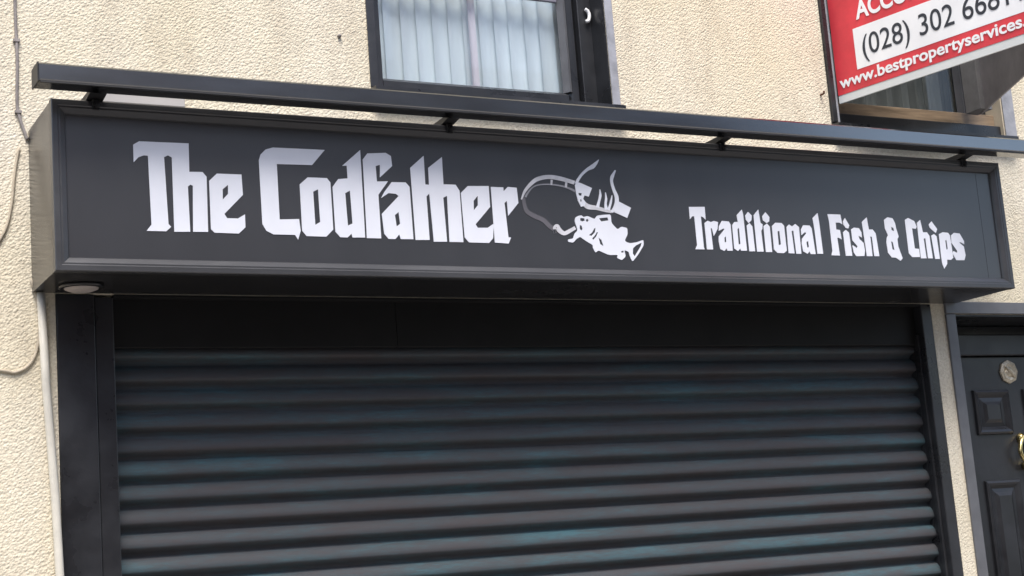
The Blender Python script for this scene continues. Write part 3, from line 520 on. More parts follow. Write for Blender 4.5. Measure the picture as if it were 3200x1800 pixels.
LETTERS = json.loads(r'''[["letter",0,[[[0.2914,3.1236],[0.313,3.1372],[0.4963,3.1399],[0.4941,3.0322],[0.5438,3.0339],[0.5582,3.0167],[0.5549,2.8089],[0.4988,2.8078],[0.5052,2.9804],[0.4964,2.9844],[0.4867,2.9762],[0.4882,2.8075],[0.4294,2.8056],[0.4313,3.0828],[0.4178,3.0905],[0.4026,3.083],[0.4092,2.8331],[0.4186,2.8235],[0.3999,2.8064],[0.3284,2.8058],[0.3471,2.8294],[0.3437,3.0848],[0.329,3.0857],[0.3093,3.0779],[0.2907,3.0579]]]],["letter",0,[[[0.5676,3.0019],[0.5977,3.0305],[0.6918,3.0317],[0.6938,2.9538],[0.6195,2.8789],[0.629,2.8631],[0.6699,2.8632],[0.6981,2.8801],[0.6974,2.8309],[0.6712,2.8064],[0.579,2.8069],[0.5662,2.8199]],[[0.6171,2.9719],[0.6384,2.9899],[0.6374,2.9558],[0.6159,2.9329]]]],["letter",0,[[[0.7624,3.0903],[0.7705,3.1133],[0.7909,3.1335],[0.8195,3.1428],[1.0282,3.1451],[0.973,3.0826],[0.832,3.0794],[0.8321,2.8654],[0.9089,2.8695],[0.9127,2.8241],[0.9009,2.7901],[0.8895,2.8079],[0.8052,2.8071],[0.778,2.8199],[0.7637,2.845]]]],["letter",0,[[[0.919,3.0044],[0.9522,3.0332],[1.0299,3.0341],[1.0434,3.0171],[1.0438,2.8334],[1.0143,2.8048],[0.9354,2.8048],[0.9188,2.8243]],[[0.9713,2.9781],[0.9917,2.9885],[0.9931,2.8613],[0.9727,2.8495]]]],["letter",0,[[[1.0512,3.0004],[1.0763,3.0324],[1.1151,3.037],[1.1147,3.0877],[1.096,3.086],[1.1744,3.1533],[1.1727,2.8062],[1.1207,2.8047],[1.117,2.8195],[1.1004,2.8041],[1.071,2.8045],[1.0522,2.8253]],[[1.1014,2.978],[1.1218,2.9892],[1.1243,2.8599],[1.1048,2.8507]]]],["letter",0,[[[1.1828,3.1155],[1.2037,3.141],[1.281,3.1477],[1.3023,3.1359],[1.3051,3.0957],[1.2504,3.0476],[1.2538,3.0983],[1.2351,3.0921],[1.2364,3.0303],[1.2831,3.0335],[1.2391,2.9777],[1.2394,2.8047],[1.1798,2.8043]]]],["letter",0,[[[1.2503,2.9653],[1.2647,2.9892],[1.2987,3.0307],[1.358,3.0324],[1.3735,3.0149],[1.3751,2.8052],[1.3215,2.8043],[1.3162,2.8232],[1.2987,2.8037],[1.2702,2.8035],[1.2534,2.823],[1.2485,2.902],[1.3244,2.9761],[1.3139,2.9843],[1.2828,2.9865]],[[1.3032,2.8988],[1.3199,2.9123],[1.3229,2.8649],[1.3074,2.854]]]],["letter",0,[[[1.3821,3.0926],[1.4436,3.1447],[1.4425,3.0279],[1.4587,3.0276],[1.4601,3.0966],[1.5233,3.144],[1.5216,3.0322],[1.5751,3.0329],[1.5905,3.0086],[1.5912,2.7998],[1.5302,2.7992],[1.534,2.986],[1.5166,2.9771],[1.5196,2.7996],[1.4622,2.7979],[1.4572,2.9922],[1.4438,2.9793],[1.4447,2.8044],[1.3842,2.8027]]]],["letter",0,[[[1.5956,2.9999],[1.6288,3.0299],[1.7226,3.0342],[1.7221,2.948],[1.651,2.8741],[1.6595,2.8602],[1.7043,2.8616],[1.7332,2.8804],[1.7242,2.8195],[1.705,2.7994],[1.616,2.7994],[1.5985,2.8194]],[[1.6499,2.9701],[1.6704,2.9924],[1.6679,2.953],[1.6479,2.9309]]]],["letter",0,[[[1.7322,3.031],[1.7886,3.0317],[1.7888,3.0155],[1.8095,3.0345],[1.8499,3.0327],[1.8523,2.9693],[1.801,2.9143],[1.8005,2.9763],[1.7886,2.9668],[1.7945,2.8252],[1.8063,2.8248],[1.7931,2.7994],[1.7313,2.802]]]],["letter",0,[[[2.6839,2.9853],[2.7662,2.9885],[2.7646,2.9319],[2.752,2.9425],[2.7411,2.9462],[2.741,2.8093],[2.7438,2.7999],[2.6966,2.8],[2.7073,2.818],[2.7071,2.945],[2.6958,2.9446],[2.683,2.9305]]]],["letter",0,[[[2.757,2.9166],[2.7745,2.9273],[2.79,2.9218],[2.807,2.9279],[2.8286,2.9231],[2.8223,2.8926],[2.7989,2.8602],[2.7932,2.8944],[2.7867,2.8942],[2.7885,2.801],[2.7561,2.8007]]]],["letter",0,[[[2.8302,2.9039],[2.8497,2.9294],[2.8856,2.9278],[2.8938,2.9143],[2.891,2.7981],[2.8631,2.7974],[2.8595,2.8083],[2.8465,2.7956],[2.8262,2.8034],[2.8222,2.8376],[2.8249,2.8596],[2.8581,2.891],[2.8555,2.8964],[2.8279,2.8845]],[[2.8537,2.855],[2.8626,2.8608],[2.8619,2.8359],[2.8528,2.8343]]]],["letter",0,[[[2.9018,2.9118],[2.9151,2.9261],[2.9336,2.9281],[2.9316,2.9578],[2.9621,2.984],[2.9663,2.9641],[2.9673,2.8001],[2.9357,2.7993],[2.9319,2.8089],[2.919,2.7975],[2.9005,2.808]],[[2.9277,2.8946],[2.9369,2.9018],[2.9362,2.8297],[2.9259,2.8267]]]],["letter",0,[[[2.9771,2.9575],[2.9944,2.9749],[3.0124,2.9588],[3.0081,2.9376],[2.9913,2.9245],[2.9782,2.9394]]]],["letter",0,[[[2.9799,2.9129],[2.9964,2.9247],[3.0095,2.9097],[3.0104,2.7984],[2.9793,2.7976]]]],["letter",0,[[[3.0227,2.9605],[3.0514,2.9874],[3.056,2.9267],[3.0665,2.9214],[3.0621,2.9003],[3.0549,2.8916],[3.0563,2.7982],[3.0213,2.7973]]]],["letter",0,[[[3.0695,2.958],[3.0889,2.977],[3.1081,2.9552],[3.1038,2.9353],[3.0893,2.9278],[3.0705,2.9398]]]],["letter",0,[[[3.0705,2.9131],[3.0907,2.9259],[3.1041,2.9114],[3.1027,2.7974],[3.0689,2.7965]]]],["letter",0,[[[3.1164,2.9146],[3.1372,2.9308],[3.1713,2.9306],[3.1834,2.9183],[3.1838,2.8056],[3.1668,2.7939],[3.1312,2.7944],[3.1145,2.8094]],[[3.144,2.8916],[3.1546,2.8948],[3.1556,2.8329],[3.1426,2.8298]]]],["letter",0,[[[3.1964,2.913],[3.2118,2.9254],[3.2279,2.9169],[3.2467,2.9289],[3.2656,2.9153],[3.2629,2.7935],[3.2352,2.7928],[3.2323,2.8986],[3.2222,2.8955],[3.2251,2.7939],[3.1926,2.7945]]]],["letter",0,[[[3.2752,2.9042],[3.2912,2.9247],[3.326,2.9244],[3.3365,2.9119],[3.3429,2.794],[3.3149,2.7933],[3.3097,2.8059],[3.2977,2.7943],[3.2749,2.8051],[3.2708,2.8389],[3.2757,2.8617],[3.3036,2.8881],[3.2974,2.8936],[3.2745,2.8787]],[[3.2981,2.8481],[3.3085,2.8527],[3.3097,2.8258],[3.2998,2.8227]]]],["letter",0,[[[3.3483,2.9594],[3.3798,2.9835],[3.3828,2.942],[3.3853,2.7964],[3.3536,2.7957],[3.3521,2.8981]]]],["letter",0,[[[3.4361,2.9809],[3.5092,2.9816],[3.5142,2.9364],[3.5002,2.9437],[3.4769,2.9429],[3.4759,2.9112],[3.497,2.909],[3.5004,2.8659],[3.4864,2.8727],[3.4764,2.8724],[3.48,2.7907],[3.4322,2.791],[3.4404,2.8112],[3.4404,2.9489]]]],["letter",0,[[[3.5208,2.9502],[3.5339,2.9666],[3.5542,2.9325],[3.5466,2.9178],[3.5326,2.9202],[3.5205,2.9357]]]],["letter",0,[[[3.5135,2.8994],[3.5313,2.9109],[3.5475,2.899],[3.5515,2.791],[3.5138,2.7901]]]],["letter",0,[[[3.5623,2.9139],[3.5798,2.9232],[3.6085,2.9212],[3.6202,2.9027],[3.6202,2.878],[3.6031,2.8848],[3.5992,2.8876],[3.6046,2.8703],[3.6257,2.8535],[3.6284,2.816],[3.622,2.7921],[3.5748,2.7901],[3.5626,2.8057],[3.5583,2.8372],[3.5623,2.8402],[3.5821,2.8278],[3.5893,2.8352],[3.5621,2.8633]]]],["letter",0,[[[3.6303,2.951],[3.6617,2.974],[3.6661,2.9172],[3.6881,2.9179],[3.7036,2.8994],[3.7096,2.7933],[3.6802,2.7926],[3.6792,2.8827],[3.6693,2.8853],[3.6693,2.7923],[3.6364,2.7916]]]],["letter",0,[[[3.7634,2.9658],[3.7857,2.9784],[3.8149,2.975],[3.8264,2.9533],[3.8298,2.9269],[3.8388,2.8889],[3.8295,2.8768],[3.8296,2.8416],[3.8471,2.7863],[3.8322,2.7743],[3.8084,2.7883],[3.7826,2.7892],[3.7637,2.8106],[3.7616,2.8573],[3.7671,2.8809],[3.7763,2.8929],[3.7627,2.9247]],[[3.8013,2.9348],[3.8143,2.9278],[3.8158,2.9132],[3.8006,2.9186]],[[3.7899,2.8654],[3.8,2.8613],[3.8045,2.8233],[3.7922,2.8274]]]],["letter",0,[[[3.889,2.9702],[3.9093,2.9798],[3.9449,2.9662],[3.9559,2.9398],[3.9485,2.9292],[3.9262,2.9314],[3.9279,2.8353],[3.954,2.8331],[3.9536,2.7947],[3.9063,2.7936],[3.8884,2.8108]]]],["letter",0,[[[3.9606,2.9578],[3.982,2.9728],[3.9897,2.9141],[4.0146,2.9149],[4.027,2.8974],[4.0308,2.7905],[4.0021,2.7899],[4.0005,2.8862],[3.9893,2.8829],[3.9925,2.7897],[3.9583,2.7889]]]],["letter",0,[[[4.0322,2.9528],[4.0519,2.9684],[4.0806,2.9319],[4.0699,2.9136],[4.0559,2.9222],[4.0355,2.9379]]]],["letter",0,[[[4.0388,2.8993],[4.0574,2.9073],[4.0711,2.8972],[4.0745,2.7886],[4.0456,2.7879]]]],["letter",0,[[[4.0882,2.9082],[4.113,2.918],[4.1456,2.916],[4.1553,2.9043],[4.1587,2.7965],[4.1433,2.7857],[4.1184,2.7866],[4.1157,2.7657],[4.0937,2.742],[4.086,2.765],[4.0841,2.8007]],[[4.1213,2.8793],[4.1298,2.8795],[4.1314,2.8377],[4.1224,2.8344]]]],["letter",0,[[[4.1631,2.9045],[4.1827,2.9171],[4.2175,2.9152],[4.2389,2.8796],[4.2381,2.863],[4.2182,2.873],[4.2082,2.8712],[4.2343,2.8524],[4.2382,2.8103],[4.2271,2.7861],[4.1762,2.7849],[4.1583,2.8174],[4.1659,2.8281],[4.1868,2.8205],[4.1896,2.8302],[4.159,2.8683]]]],["emblem_sleeve",0,[[[1.8705,2.9844],[1.8757,2.9931],[1.8808,3.0018],[1.8861,3.0101],[1.8919,3.0177],[1.8983,3.0251],[1.9054,3.0323],[1.9129,3.0391],[1.9208,3.0455],[1.9285,3.0517],[1.9361,3.0572],[1.9438,3.0619],[1.9527,3.0658],[1.9635,3.0696],[1.9761,3.0728],[1.9894,3.0752],[2.0025,3.0766],[2.0153,3.0768],[2.0285,3.0759],[2.0422,3.0742],[2.0566,3.0721],[2.0718,3.0694],[2.0877,3.066],[2.1041,3.0623],[2.1205,3.0587],[2.1273,3.0744],[2.1112,3.0784],[2.0948,3.0825],[2.0786,3.0864],[2.0628,3.0895],[2.0477,3.0917],[2.0331,3.0935],[2.0185,3.0944],[2.0039,3.0942],[1.9889,3.0926],[1.974,3.0898],[1.9598,3.0861],[1.9467,3.0816],[1.9356,3.0758],[1.9261,3.0692],[1.918,3.0623],[1.9104,3.0553],[1.9027,3.0478],[1.8953,3.0398],[1.8883,3.0315],[1.882,3.0228],[1.877,3.0136],[1.8729,3.0043],[1.8692,2.9951],[1.8655,2.9861]]]],["emblem_seam",0,[[[1.8913,2.9936],[1.893,2.9966],[1.8943,2.9993],[1.896,3.0021],[1.899,3.0062],[1.9034,3.0122],[1.909,3.0193],[1.9152,3.0264],[1.9218,3.0325],[1.9287,3.0371],[1.936,3.0411],[1.9441,3.0444],[1.9538,3.0471],[1.9659,3.049],[1.9798,3.0502],[1.9943,3.0508],[2.008,3.051],[2.0207,3.0506],[2.0332,3.0497],[2.0451,3.0484],[2.0558,3.047],[2.0647,3.0456],[2.0722,3.044],[2.0793,3.0421],[2.0869,3.0398],[2.0953,3.0369],[2.104,3.0334],[2.113,3.0298],[2.1219,3.0261],[2.1272,3.035],[2.1181,3.0383],[2.1089,3.0417],[2.0998,3.0448],[2.0908,3.0475],[2.0827,3.0496],[2.0751,3.0512],[2.0671,3.0524],[2.0578,3.0536],[2.0469,3.0548],[2.0348,3.0559],[2.0219,3.0567],[2.0088,3.0568],[1.9949,3.0565],[1.9802,3.0557],[1.9659,3.0543],[1.9532,3.0521],[1.9428,3.0492],[1.9339,3.0456],[1.926,3.0412],[1.9185,3.0362],[1.9109,3.03],[1.9038,3.0227],[1.8976,3.0157],[1.8926,3.0098],[1.8892,3.0055],[1.887,3.0021],[1.8854,2.9994],[1.8837,2.9965]]]],["emblem_tick",0,[[[2.0124,3.0749],[2.0216,3.0735],[2.0171,3.0514],[2.0083,3.0525]]]],["emblem_tick",0,[[[2.081,3.069],[2.0912,3.0676],[2.0856,3.0443],[2.076,3.046]]]],["emblem_strap",0,[[[1.8718,2.9921],[1.8713,2.9855],[1.8706,2.9788],[1.8702,2.9715],[1.8706,2.964],[1.8717,2.9561],[1.8731,2.9474],[1.876,2.9383],[1.8813,2.9296],[1.8894,2.9227],[1.8988,2.9173],[1.9085,2.9127],[1.918,2.9084],[1.9282,2.9045],[1.9388,2.9011],[1.9482,2.8978],[1.9557,2.8945],[1.9611,2.8905],[1.9657,2.8857],[1.9707,2.8802],[1.9766,2.8745],[1.9831,2.8696],[1.9896,2.8653],[1.9959,2.8611],[2.0022,2.857],[2.0156,2.8719],[2.0095,2.8762],[2.0033,2.8804],[1.9974,2.8846],[1.9921,2.8888],[1.9873,2.8934],[1.9825,2.8988],[1.9765,2.9048],[1.9686,2.9106],[1.9588,2.9153],[1.9484,2.9191],[1.9383,2.9225],[1.929,2.9263],[1.9197,2.9301],[1.9105,2.934],[1.9028,2.9379],[1.8974,2.942],[1.8939,2.9469],[1.8914,2.9533],[1.8896,2.9607],[1.8881,2.9679],[1.8868,2.9743],[1.8862,2.9805],[1.8858,2.987],[1.8854,2.9936]]]],["emblem_cuff",0,[[[2.125,3.0563],[2.1366,3.0697],[2.1568,3.0651],[2.2061,3.0471],[2.1969,3.0301],[2.1865,3.0094],[2.1663,3.014],[2.1586,2.999],[2.1696,2.9848],[2.164,2.9699],[2.1449,2.9648],[2.133,2.9906],[2.1276,3.0197]],[[2.1383,3.0239],[2.1547,3.0227],[2.1516,3.0116],[2.1393,3.0129]],[[2.1441,2.9984],[2.1519,2.9944],[2.1488,2.984],[2.1442,2.9874]]]],["emblem_thumb",0,[[[2.1369,3.0595],[2.1405,3.0653],[2.144,3.0712],[2.1476,3.0768],[2.1513,3.0822],[2.1554,3.0873],[2.1596,3.0921],[2.164,3.0969],[2.1691,3.1017],[2.1752,3.1069],[2.1819,3.1122],[2.1889,3.1173],[2.1955,3.1216],[2.202,3.1244],[2.2089,3.1268],[2.2162,3.1293],[2.2238,3.1326],[2.2295,3.1377],[2.2341,3.1428],[2.238,3.1475],[2.2416,3.1521],[2.2446,3.157],[2.2474,3.1617],[2.2499,3.1664],[2.2525,3.1711],[2.2507,3.1723],[2.2459,3.1692],[2.2412,3.166],[2.2365,3.1629],[2.2316,3.1599],[2.2269,3.1565],[2.2222,3.1532],[2.2175,3.1502],[2.2128,3.1478],[2.2083,3.1444],[2.2024,3.1407],[2.1954,3.1366],[2.1883,3.1316],[2.1811,3.1263],[2.1738,3.1206],[2.1669,3.1146],[2.1607,3.1089],[2.1551,3.1035],[2.1502,3.0983],[2.1457,3.093],[2.1413,3.0876],[2.1369,3.0819],[2.1328,3.0761],[2.1289,3.0703],[2.1249,3.0647]]]],["emblem_hand",0,[[[2.1515,2.9734],[2.1559,2.9695],[2.1604,2.9653],[2.1666,2.9606],[2.1753,2.9566],[2.1863,2.9552],[2.1979,2.9549],[2.2091,2.9549],[2.2187,2.9545],[2.2267,2.9533],[2.2344,2.9518],[2.2424,2.9501],[2.2513,2.9485],[2.2609,2.947],[2.271,2.9457],[2.2811,2.9445],[2.2911,2.9432],[2.2955,2.9564],[2.2856,2.958],[2.2756,2.9596],[2.2659,2.9613],[2.2569,2.963],[2.2489,2.965],[2.2413,2.9671],[2.2333,2.9694],[2.2241,2.9714],[2.2134,2.973],[2.2023,2.9741],[2.1923,2.9753],[2.1852,2.9771],[2.1804,2.9787],[2.1763,2.9811],[2.1715,2.9845],[2.1662,2.988]]]],["emblem_finger",0,[[[2.2424,3.043],[2.2414,3.0364],[2.2406,3.0298],[2.2394,3.0234],[2.2377,3.0174],[2.2364,3.0114],[2.2343,3.0051],[2.2319,2.9986],[2.2295,2.992],[2.2266,2.9855],[2.2237,2.9791],[2.2207,2.9727],[2.2178,2.9662],[2.2321,2.9636],[2.234,2.9702],[2.236,2.9769],[2.238,2.9836],[2.2398,2.9902],[2.2424,2.9967],[2.2451,3.0033],[2.2476,3.0101],[2.2494,3.0172],[2.2491,3.0242],[2.2482,3.0308],[2.2469,3.0371],[2.2458,3.0434]]]],["emblem_finger",0,[[[2.2685,3.0311],[2.2678,3.0239],[2.2672,3.0166],[2.2664,3.0097],[2.2652,3.0034],[2.2643,2.998],[2.2629,2.9927],[2.2614,2.9871],[2.2604,2.981],[2.2595,2.9746],[2.259,2.9683],[2.2587,2.9621],[2.2584,2.956],[2.2752,2.9587],[2.2741,2.9646],[2.273,2.9705],[2.272,2.9762],[2.2714,2.9815],[2.2722,2.9866],[2.2736,2.9917],[2.2751,2.9975],[2.2762,3.0039],[2.2755,3.0107],[2.2744,3.0177],[2.2731,3.0247],[2.2718,3.0316]]]],["emblem_finger",0,[[[2.2997,3.0199],[2.297,3.0133],[2.2942,3.0065],[2.2914,3.0],[2.2887,2.9942],[2.2869,2.9891],[2.2852,2.9846],[2.2834,2.9802],[2.2815,2.9758],[2.2791,2.9713],[2.2766,2.9667],[2.274,2.9621],[2.2714,2.9575],[2.2829,2.9543],[2.2849,2.959],[2.287,2.9638],[2.289,2.9687],[2.2909,2.9736],[2.2929,2.9782],[2.2948,2.9827],[2.2966,2.9874],[2.2985,2.9928],[2.2996,2.999],[2.3008,3.0058],[2.3019,3.0127],[2.303,3.0196]]]],["emblem_finger",0,[[[2.3263,3.1308],[2.3204,3.1243],[2.3143,3.1176],[2.3085,3.1108],[2.3034,3.1041],[2.3009,3.0977],[2.2993,3.0917],[2.2985,3.0854],[2.2986,3.0784],[2.2991,3.0703],[2.3006,3.0615],[2.3025,3.0526],[2.3047,3.0438],[2.3072,3.035],[2.3103,3.0265],[2.3127,3.0186],[2.3138,3.0113],[2.3139,3.0039],[2.313,2.9964],[2.3113,2.989],[2.3085,2.982],[2.3052,2.9747],[2.3001,2.9669],[2.294,2.9585],[2.288,2.95],[2.2981,2.9444],[2.3053,2.952],[2.3128,2.9598],[2.3202,2.9681],[2.3265,2.9772],[2.33,2.9869],[2.332,2.9964],[2.3328,3.0057],[2.3324,3.0152],[2.3299,3.0244],[2.326,3.033],[2.322,3.0409],[2.3187,3.0486],[2.3165,3.0568],[2.3144,3.0653],[2.3129,3.0734],[2.3122,3.0804],[2.3129,3.0859],[2.3142,3.0904],[2.3162,3.0948],[2.3189,3.0999],[2.3209,3.1063],[2.3241,3.1135],[2.3278,3.1211],[2.3313,3.1287]]]],["emblem_cuff",0,[[[2.3297,2.9957],[2.3886,2.9694],[2.3656,2.925],[2.3045,2.9476]]]],["emblem_rope",0,[[[2.0163,2.849],[2.0168,2.8549],[2.0171,2.8608],[2.0178,2.8656],[2.0191,2.8683],[2.0204,2.8703],[2.0226,2.8725],[2.024,2.8735],[2.0205,2.8738],[2.018,2.8744],[2.0181,2.8705],[2.0191,2.8639],[2.0223,2.8568],[2.0282,2.8518],[2.0349,2.8472],[2.0428,2.8433],[2.052,2.8413],[2.0616,2.8423],[2.0696,2.8455],[2.0765,2.8491],[2.083,2.8526],[2.0902,2.8562],[2.0978,2.8603],[2.1054,2.8646],[2.113,2.8687],[2.1059,2.8811],[2.0982,2.8772],[2.0904,2.8733],[2.0829,2.8696],[2.0757,2.8663],[2.0688,2.8629],[2.0628,2.8599],[2.0585,2.8582],[2.056,2.8579],[2.053,2.8593],[2.0487,2.8624],[2.0443,2.8665],[2.0414,2.8699],[2.0391,2.8722],[2.0371,2.8764],[2.0348,2.8817],[2.0285,2.8872],[2.0188,2.8866],[2.0125,2.8827],[2.0075,2.8777],[2.0038,2.8716],[2.0032,2.865],[2.0041,2.8588],[2.0054,2.8531],[2.0066,2.8476]]]],["emblem_fish",0,[[[2.1092,2.9022],[2.1145,2.9187],[2.1309,2.9266],[2.1435,2.9289],[2.153,2.9212],[2.1722,2.927],[2.2062,2.9146],[2.2181,2.9297],[2.2477,2.9345],[2.2866,2.9378],[2.2862,2.9009],[2.3129,2.8741],[2.3332,2.8869],[2.3611,2.8819],[2.3608,2.8553],[2.3441,2.829],[2.3496,2.8218],[2.3682,2.8168],[2.4006,2.8214],[2.436,2.8335],[2.4358,2.8112],[2.4059,2.7716],[2.3725,2.7377],[2.3621,2.7595],[2.3579,2.7797],[2.3375,2.7865],[2.3409,2.759],[2.3203,2.7432],[2.2982,2.7526],[2.3037,2.7655],[2.2596,2.7637],[2.2115,2.7822],[2.196,2.772],[2.1856,2.7917],[2.1856,2.8044],[2.1496,2.8234],[2.1283,2.8374],[2.111,2.8278],[2.0931,2.8117],[2.0709,2.814],[2.0687,2.824],[2.0948,2.8291],[2.1029,2.8493],[2.1199,2.8643]],[[2.1715,2.8452],[2.188,2.8574],[2.1992,2.8741],[2.2066,2.878],[2.2027,2.8596],[2.1845,2.8427]],[[2.1854,2.831],[2.2014,2.8461],[2.2119,2.8599],[2.2171,2.8583],[2.2071,2.8415],[2.1911,2.8265]],[[2.217,2.8363],[2.2294,2.8275],[2.2375,2.8004],[2.2225,2.8091]],[[2.3807,2.795],[2.397,2.8083],[2.4261,2.821],[2.421,2.8053],[2.3856,2.7608],[2.3775,2.7728]],[[2.32,2.7806],[2.3331,2.7846],[2.3331,2.7765],[2.3215,2.7751]],[[2.1374,2.917],[2.1566,2.9162],[2.1586,2.9068],[2.145,2.9027],[2.1355,2.9067]],[[2.1321,2.8884],[2.141,2.8832],[2.1439,2.8706],[2.1371,2.8638],[2.1303,2.8701]],[[2.1622,2.9095],[2.171,2.9152],[2.1765,2.9081],[2.1674,2.8998]],[[2.2274,2.9191],[2.2697,2.9242],[2.2726,2.9115],[2.2365,2.9058]]]]]''')
for name, s_, loops in LETTERS:
    yf = -.3985
    m = 'vinyl'
    if name == 'emblem_strap': m = 'vinyl_grey'; yf = -.3979
    elif name in ('emblem_seam', 'emblem_tick'): m = 'vinyl_mid' if name == 'emblem_seam' else 'vinyl_pale'; yf = -.3981 if name == 'emblem_seam' else -.3983
    elif name in ('emblem_sleeve', 'emblem_hand', 'emblem_rope'): m = 'vinyl_pale'; yf = -.3984
    elif name == 'emblem_finger': yf = -.3988
    elif name == 'emblem_thumb': yf = -.3990
    elif name == 'emblem_cuff': yf = -.3992
    if name == 'emblem_fish': loops = [chaikin(loops[0])] + loops[1:]
    Sg(link_mesh(name, plate_mesh(name, loops, yf, -.3963), m))

# recessed lamp in the underside of the sign box
lamp = thing('downlight', 'round pale unlit downlight under the left end of the sign box', 'lamp', (.148, -.15, ZB))
bm = bmesh.new(); lathe(bm, [(.082, .0005), (.082, -.008), (.070, -.012), (.066, -.006), (.066, .0005)], (.148, -.15, ZB), 'z', 32)
Pb(link('bezel', bm, 'case', None, True), lamp)
bm = bmesh.new(); lathe(bm, [(.064, -.002), (.060, -.012), (.040, -.020), (.001, -.023)], (.148, -.15, ZB), 'z', 32)
Pb(link('lens', bm, 'lamp', None, True), lamp)

# ------------------------------------------------------------------ light trough over the sign
trough = thing('sign_light_trough', 'long grey black lighting trough on brackets above the fascia sign', 'light trough', (2.25, -.5, 3.28))
Tr = lambda o: Pb(o, trough)
TX0, TX1 = -.068, 4.66
Tr(link('trough_body', prism(bmesh.new(), [(-.560, 3.288), (-.563, 3.292), (-.563, 3.345), (-.556, 3.352), (-.470, 3.352), (-.462, 3.345), (-.462, 3.294), (-.475, 3.283), (-.545, 3.283)], 'x', TX0, TX1), 'trough'))
Tr(link('trough_lip', prism(bmesh.new(), [(-.5605, 3.2815), (-.552, 3.281), (-.548, 3.2855), (-.560, 3.2878)], 'x', TX0 + .004, TX1 - .004), 'bracket'))
Tr(box('end_cap', 'bracket', None, TX0 - .006, TX0 - .0005, -.564, -.461, 3.282, 3.353, .002)); Tr(box('end_cap', 'bracket', None, TX1 + .0005, TX1 + .006, -.564, -.461, 3.282, 3.353, .002))
for xb, wd in ((.155, .060), (1.552, .050), (2.872, .044), (4.275, .050)):
    bm = bmesh.new()
    prism(bm, [(-.50, 3.2852), (-.475, 3.2852), (-.39, 3.2725), (-.06, 3.2725), (-.06, 3.2985), (-.38, 3.2985), (-.45, 3.3), (-.50, 3.30)], 'x', xb - wd / 2, xb + wd / 2)
    Tr(link('bracket', bm, 'bracket'))
    bm = bmesh.new(); bx(bm, xb - .012, xb + .012, -.432, -.4225, 3.235, 3.2722, .002)
    bx(bm, xb - .012, xb + .012, -.432, -.40, 3.2705, 3.2722)
    Tr(link('bracket_foot', bm, 'bracket'))
    bm = bmesh.new(); lathe(bm, [(.012, 0), (.012, -.006), (.001, -.010)], (xb + .004, -.4325, 3.252), 'y', 12); Tr(link('bolt', bm, 'bracket'))

# ------------------------------------------------------------------ small things on the wall
tag(box('cable_trunking', 'pvc', None, .27, .60, -.032, -.0005, 3.395, 3.435, .003), 'short pale grey plastic trunking on the wall above the left end of the sign', 'trunking')
bm = bmesh.new(); tube(bm, [(.030, -.019, 2.649), (.040, -.019, 2.3), (.062, -.019, 1.9), (.073, -.019, 1.55), (.080, -.019, .0)], .0155, 12)
pipe = tag(link('conduit_pipe', bm, 'pipe', None, True), 'thin white painted conduit pipe down the wall left of the shutter', 'pipe')
bm = bmesh.new(); tube(bm, spline([(-.027, -.006, 7.0), (-.031, -.006, 5.2), (-.030, -.006, 4.2), (-.036, -.006, 3.78), (-.033, -.007, 3.55), (-.037, -.006, 3.38), (-.030, -.007, 3.32), (-.012, -.006, 3.262), (-.003, -.006, 3.235)], 5), .0062, 8)
cab = tag(link('wall_cable', bm, 'cable', None, True), 'thin dark cable running straight down the wall to the top left of the sign', 'cable')
for zc in (4.05, 3.62, 3.34):
    bm = bmesh.new(); bx(bm, -.046, -.022, -.0155, -.0005, zc - .006, zc + .006, .001); Pb(link('clip', bm, 'cable'), cab)
bm = bmesh.new(); tube(bm, spline([(-.034, -.006, 3.202), (-.051, -.006, 3.108), (-.068, -.006, 2.968), (-.104, -.006, 2.858), (-.19, -.006, 2.78), (-.5, -.006, 2.75)], 6), .0055, 8)
tag(link('wall_cable', bm, 'cable_cream', None, True), 'cream painted cable sagging to the left beside the middle of the sign box', 'cable')
bm = bmesh.new(); tube(bm, spline([(-.002, -.006, 2.70), (.020, -.006, 2.62), (.026, -.006, 2.525), (.013, -.006, 2.441), (-.014, -.006, 2.385), (-.064, -.006, 2.356), (-.12, -.006, 2.364), (-.4, -.006, 2.40)], 6), .006, 8)
tag(link('wall_cable', bm, 'cable_cream', None, True), 'cream painted cable looping under the bottom left corner of the sign box', 'cable')
bm = bmesh.new(); lathe(bm, [(.008, 0), (.008, -.012), (.003, -.018)], (1.28, -.0005, 3.76), 'y', 10)
tag(link('wall_plug', bm, 'cable', None, True), 'small dark plug in the wall left of the blind window', 'wall plug')
bm = bmesh.new(); tube(bm, [(3.812, -.0005, 3.691), (3.808, -.03, 3.689), (3.806, -.036, 3.70)], .005, 8)
tag(link('wall_nail', bm, 'rust', None, True), 'small rusty nail in the wall beside the red board', 'nail')

# ------------------------------------------------------------------ estate agent's V-shaped board
A0 = Vector((3.927, -.05, 3.65)); U = Vector((.231, -.973, 0)).normalized()
LEN = 1.27; HGT = 1.05
P0 = A0 - U * .042; APEX = A0 + U * LEN; P2 = Vector((4.833, -.03, 3.65)); U2 = (P2 - APEX).normalized(); L2 = (P2 - APEX).length
board = thing('agent_board', 'red and white V shaped letting board projecting from the wall at upper right', 'sign board', (4.3, -.6, 3.65))
Bd = lambda o: Pb(o, board)
def sheet(o, u, length, z0, z1, t0, t1, u0=0.0, bev=.0):
    """a sheet standing along u from o; t is measured along the outward normal of the face."""
    n = u.cross(Vector((0, 0, 1))); bm = bx(bmesh.new(), u0, u0 + length, -t1, -t0, z0, z1, bev)
    for v in bm.verts:
        v.co = o + u * v.co.x - n * v.co.y + Vector((0, 0, v.co.z))
    return bm
NU = U.cross(Vector((0, 0, 1)))
tot = LEN + .042
Bd(link('board_sheet', sheet(P0, U, tot, 0, HGT, -.010, 0, 0), 'board_edge'))
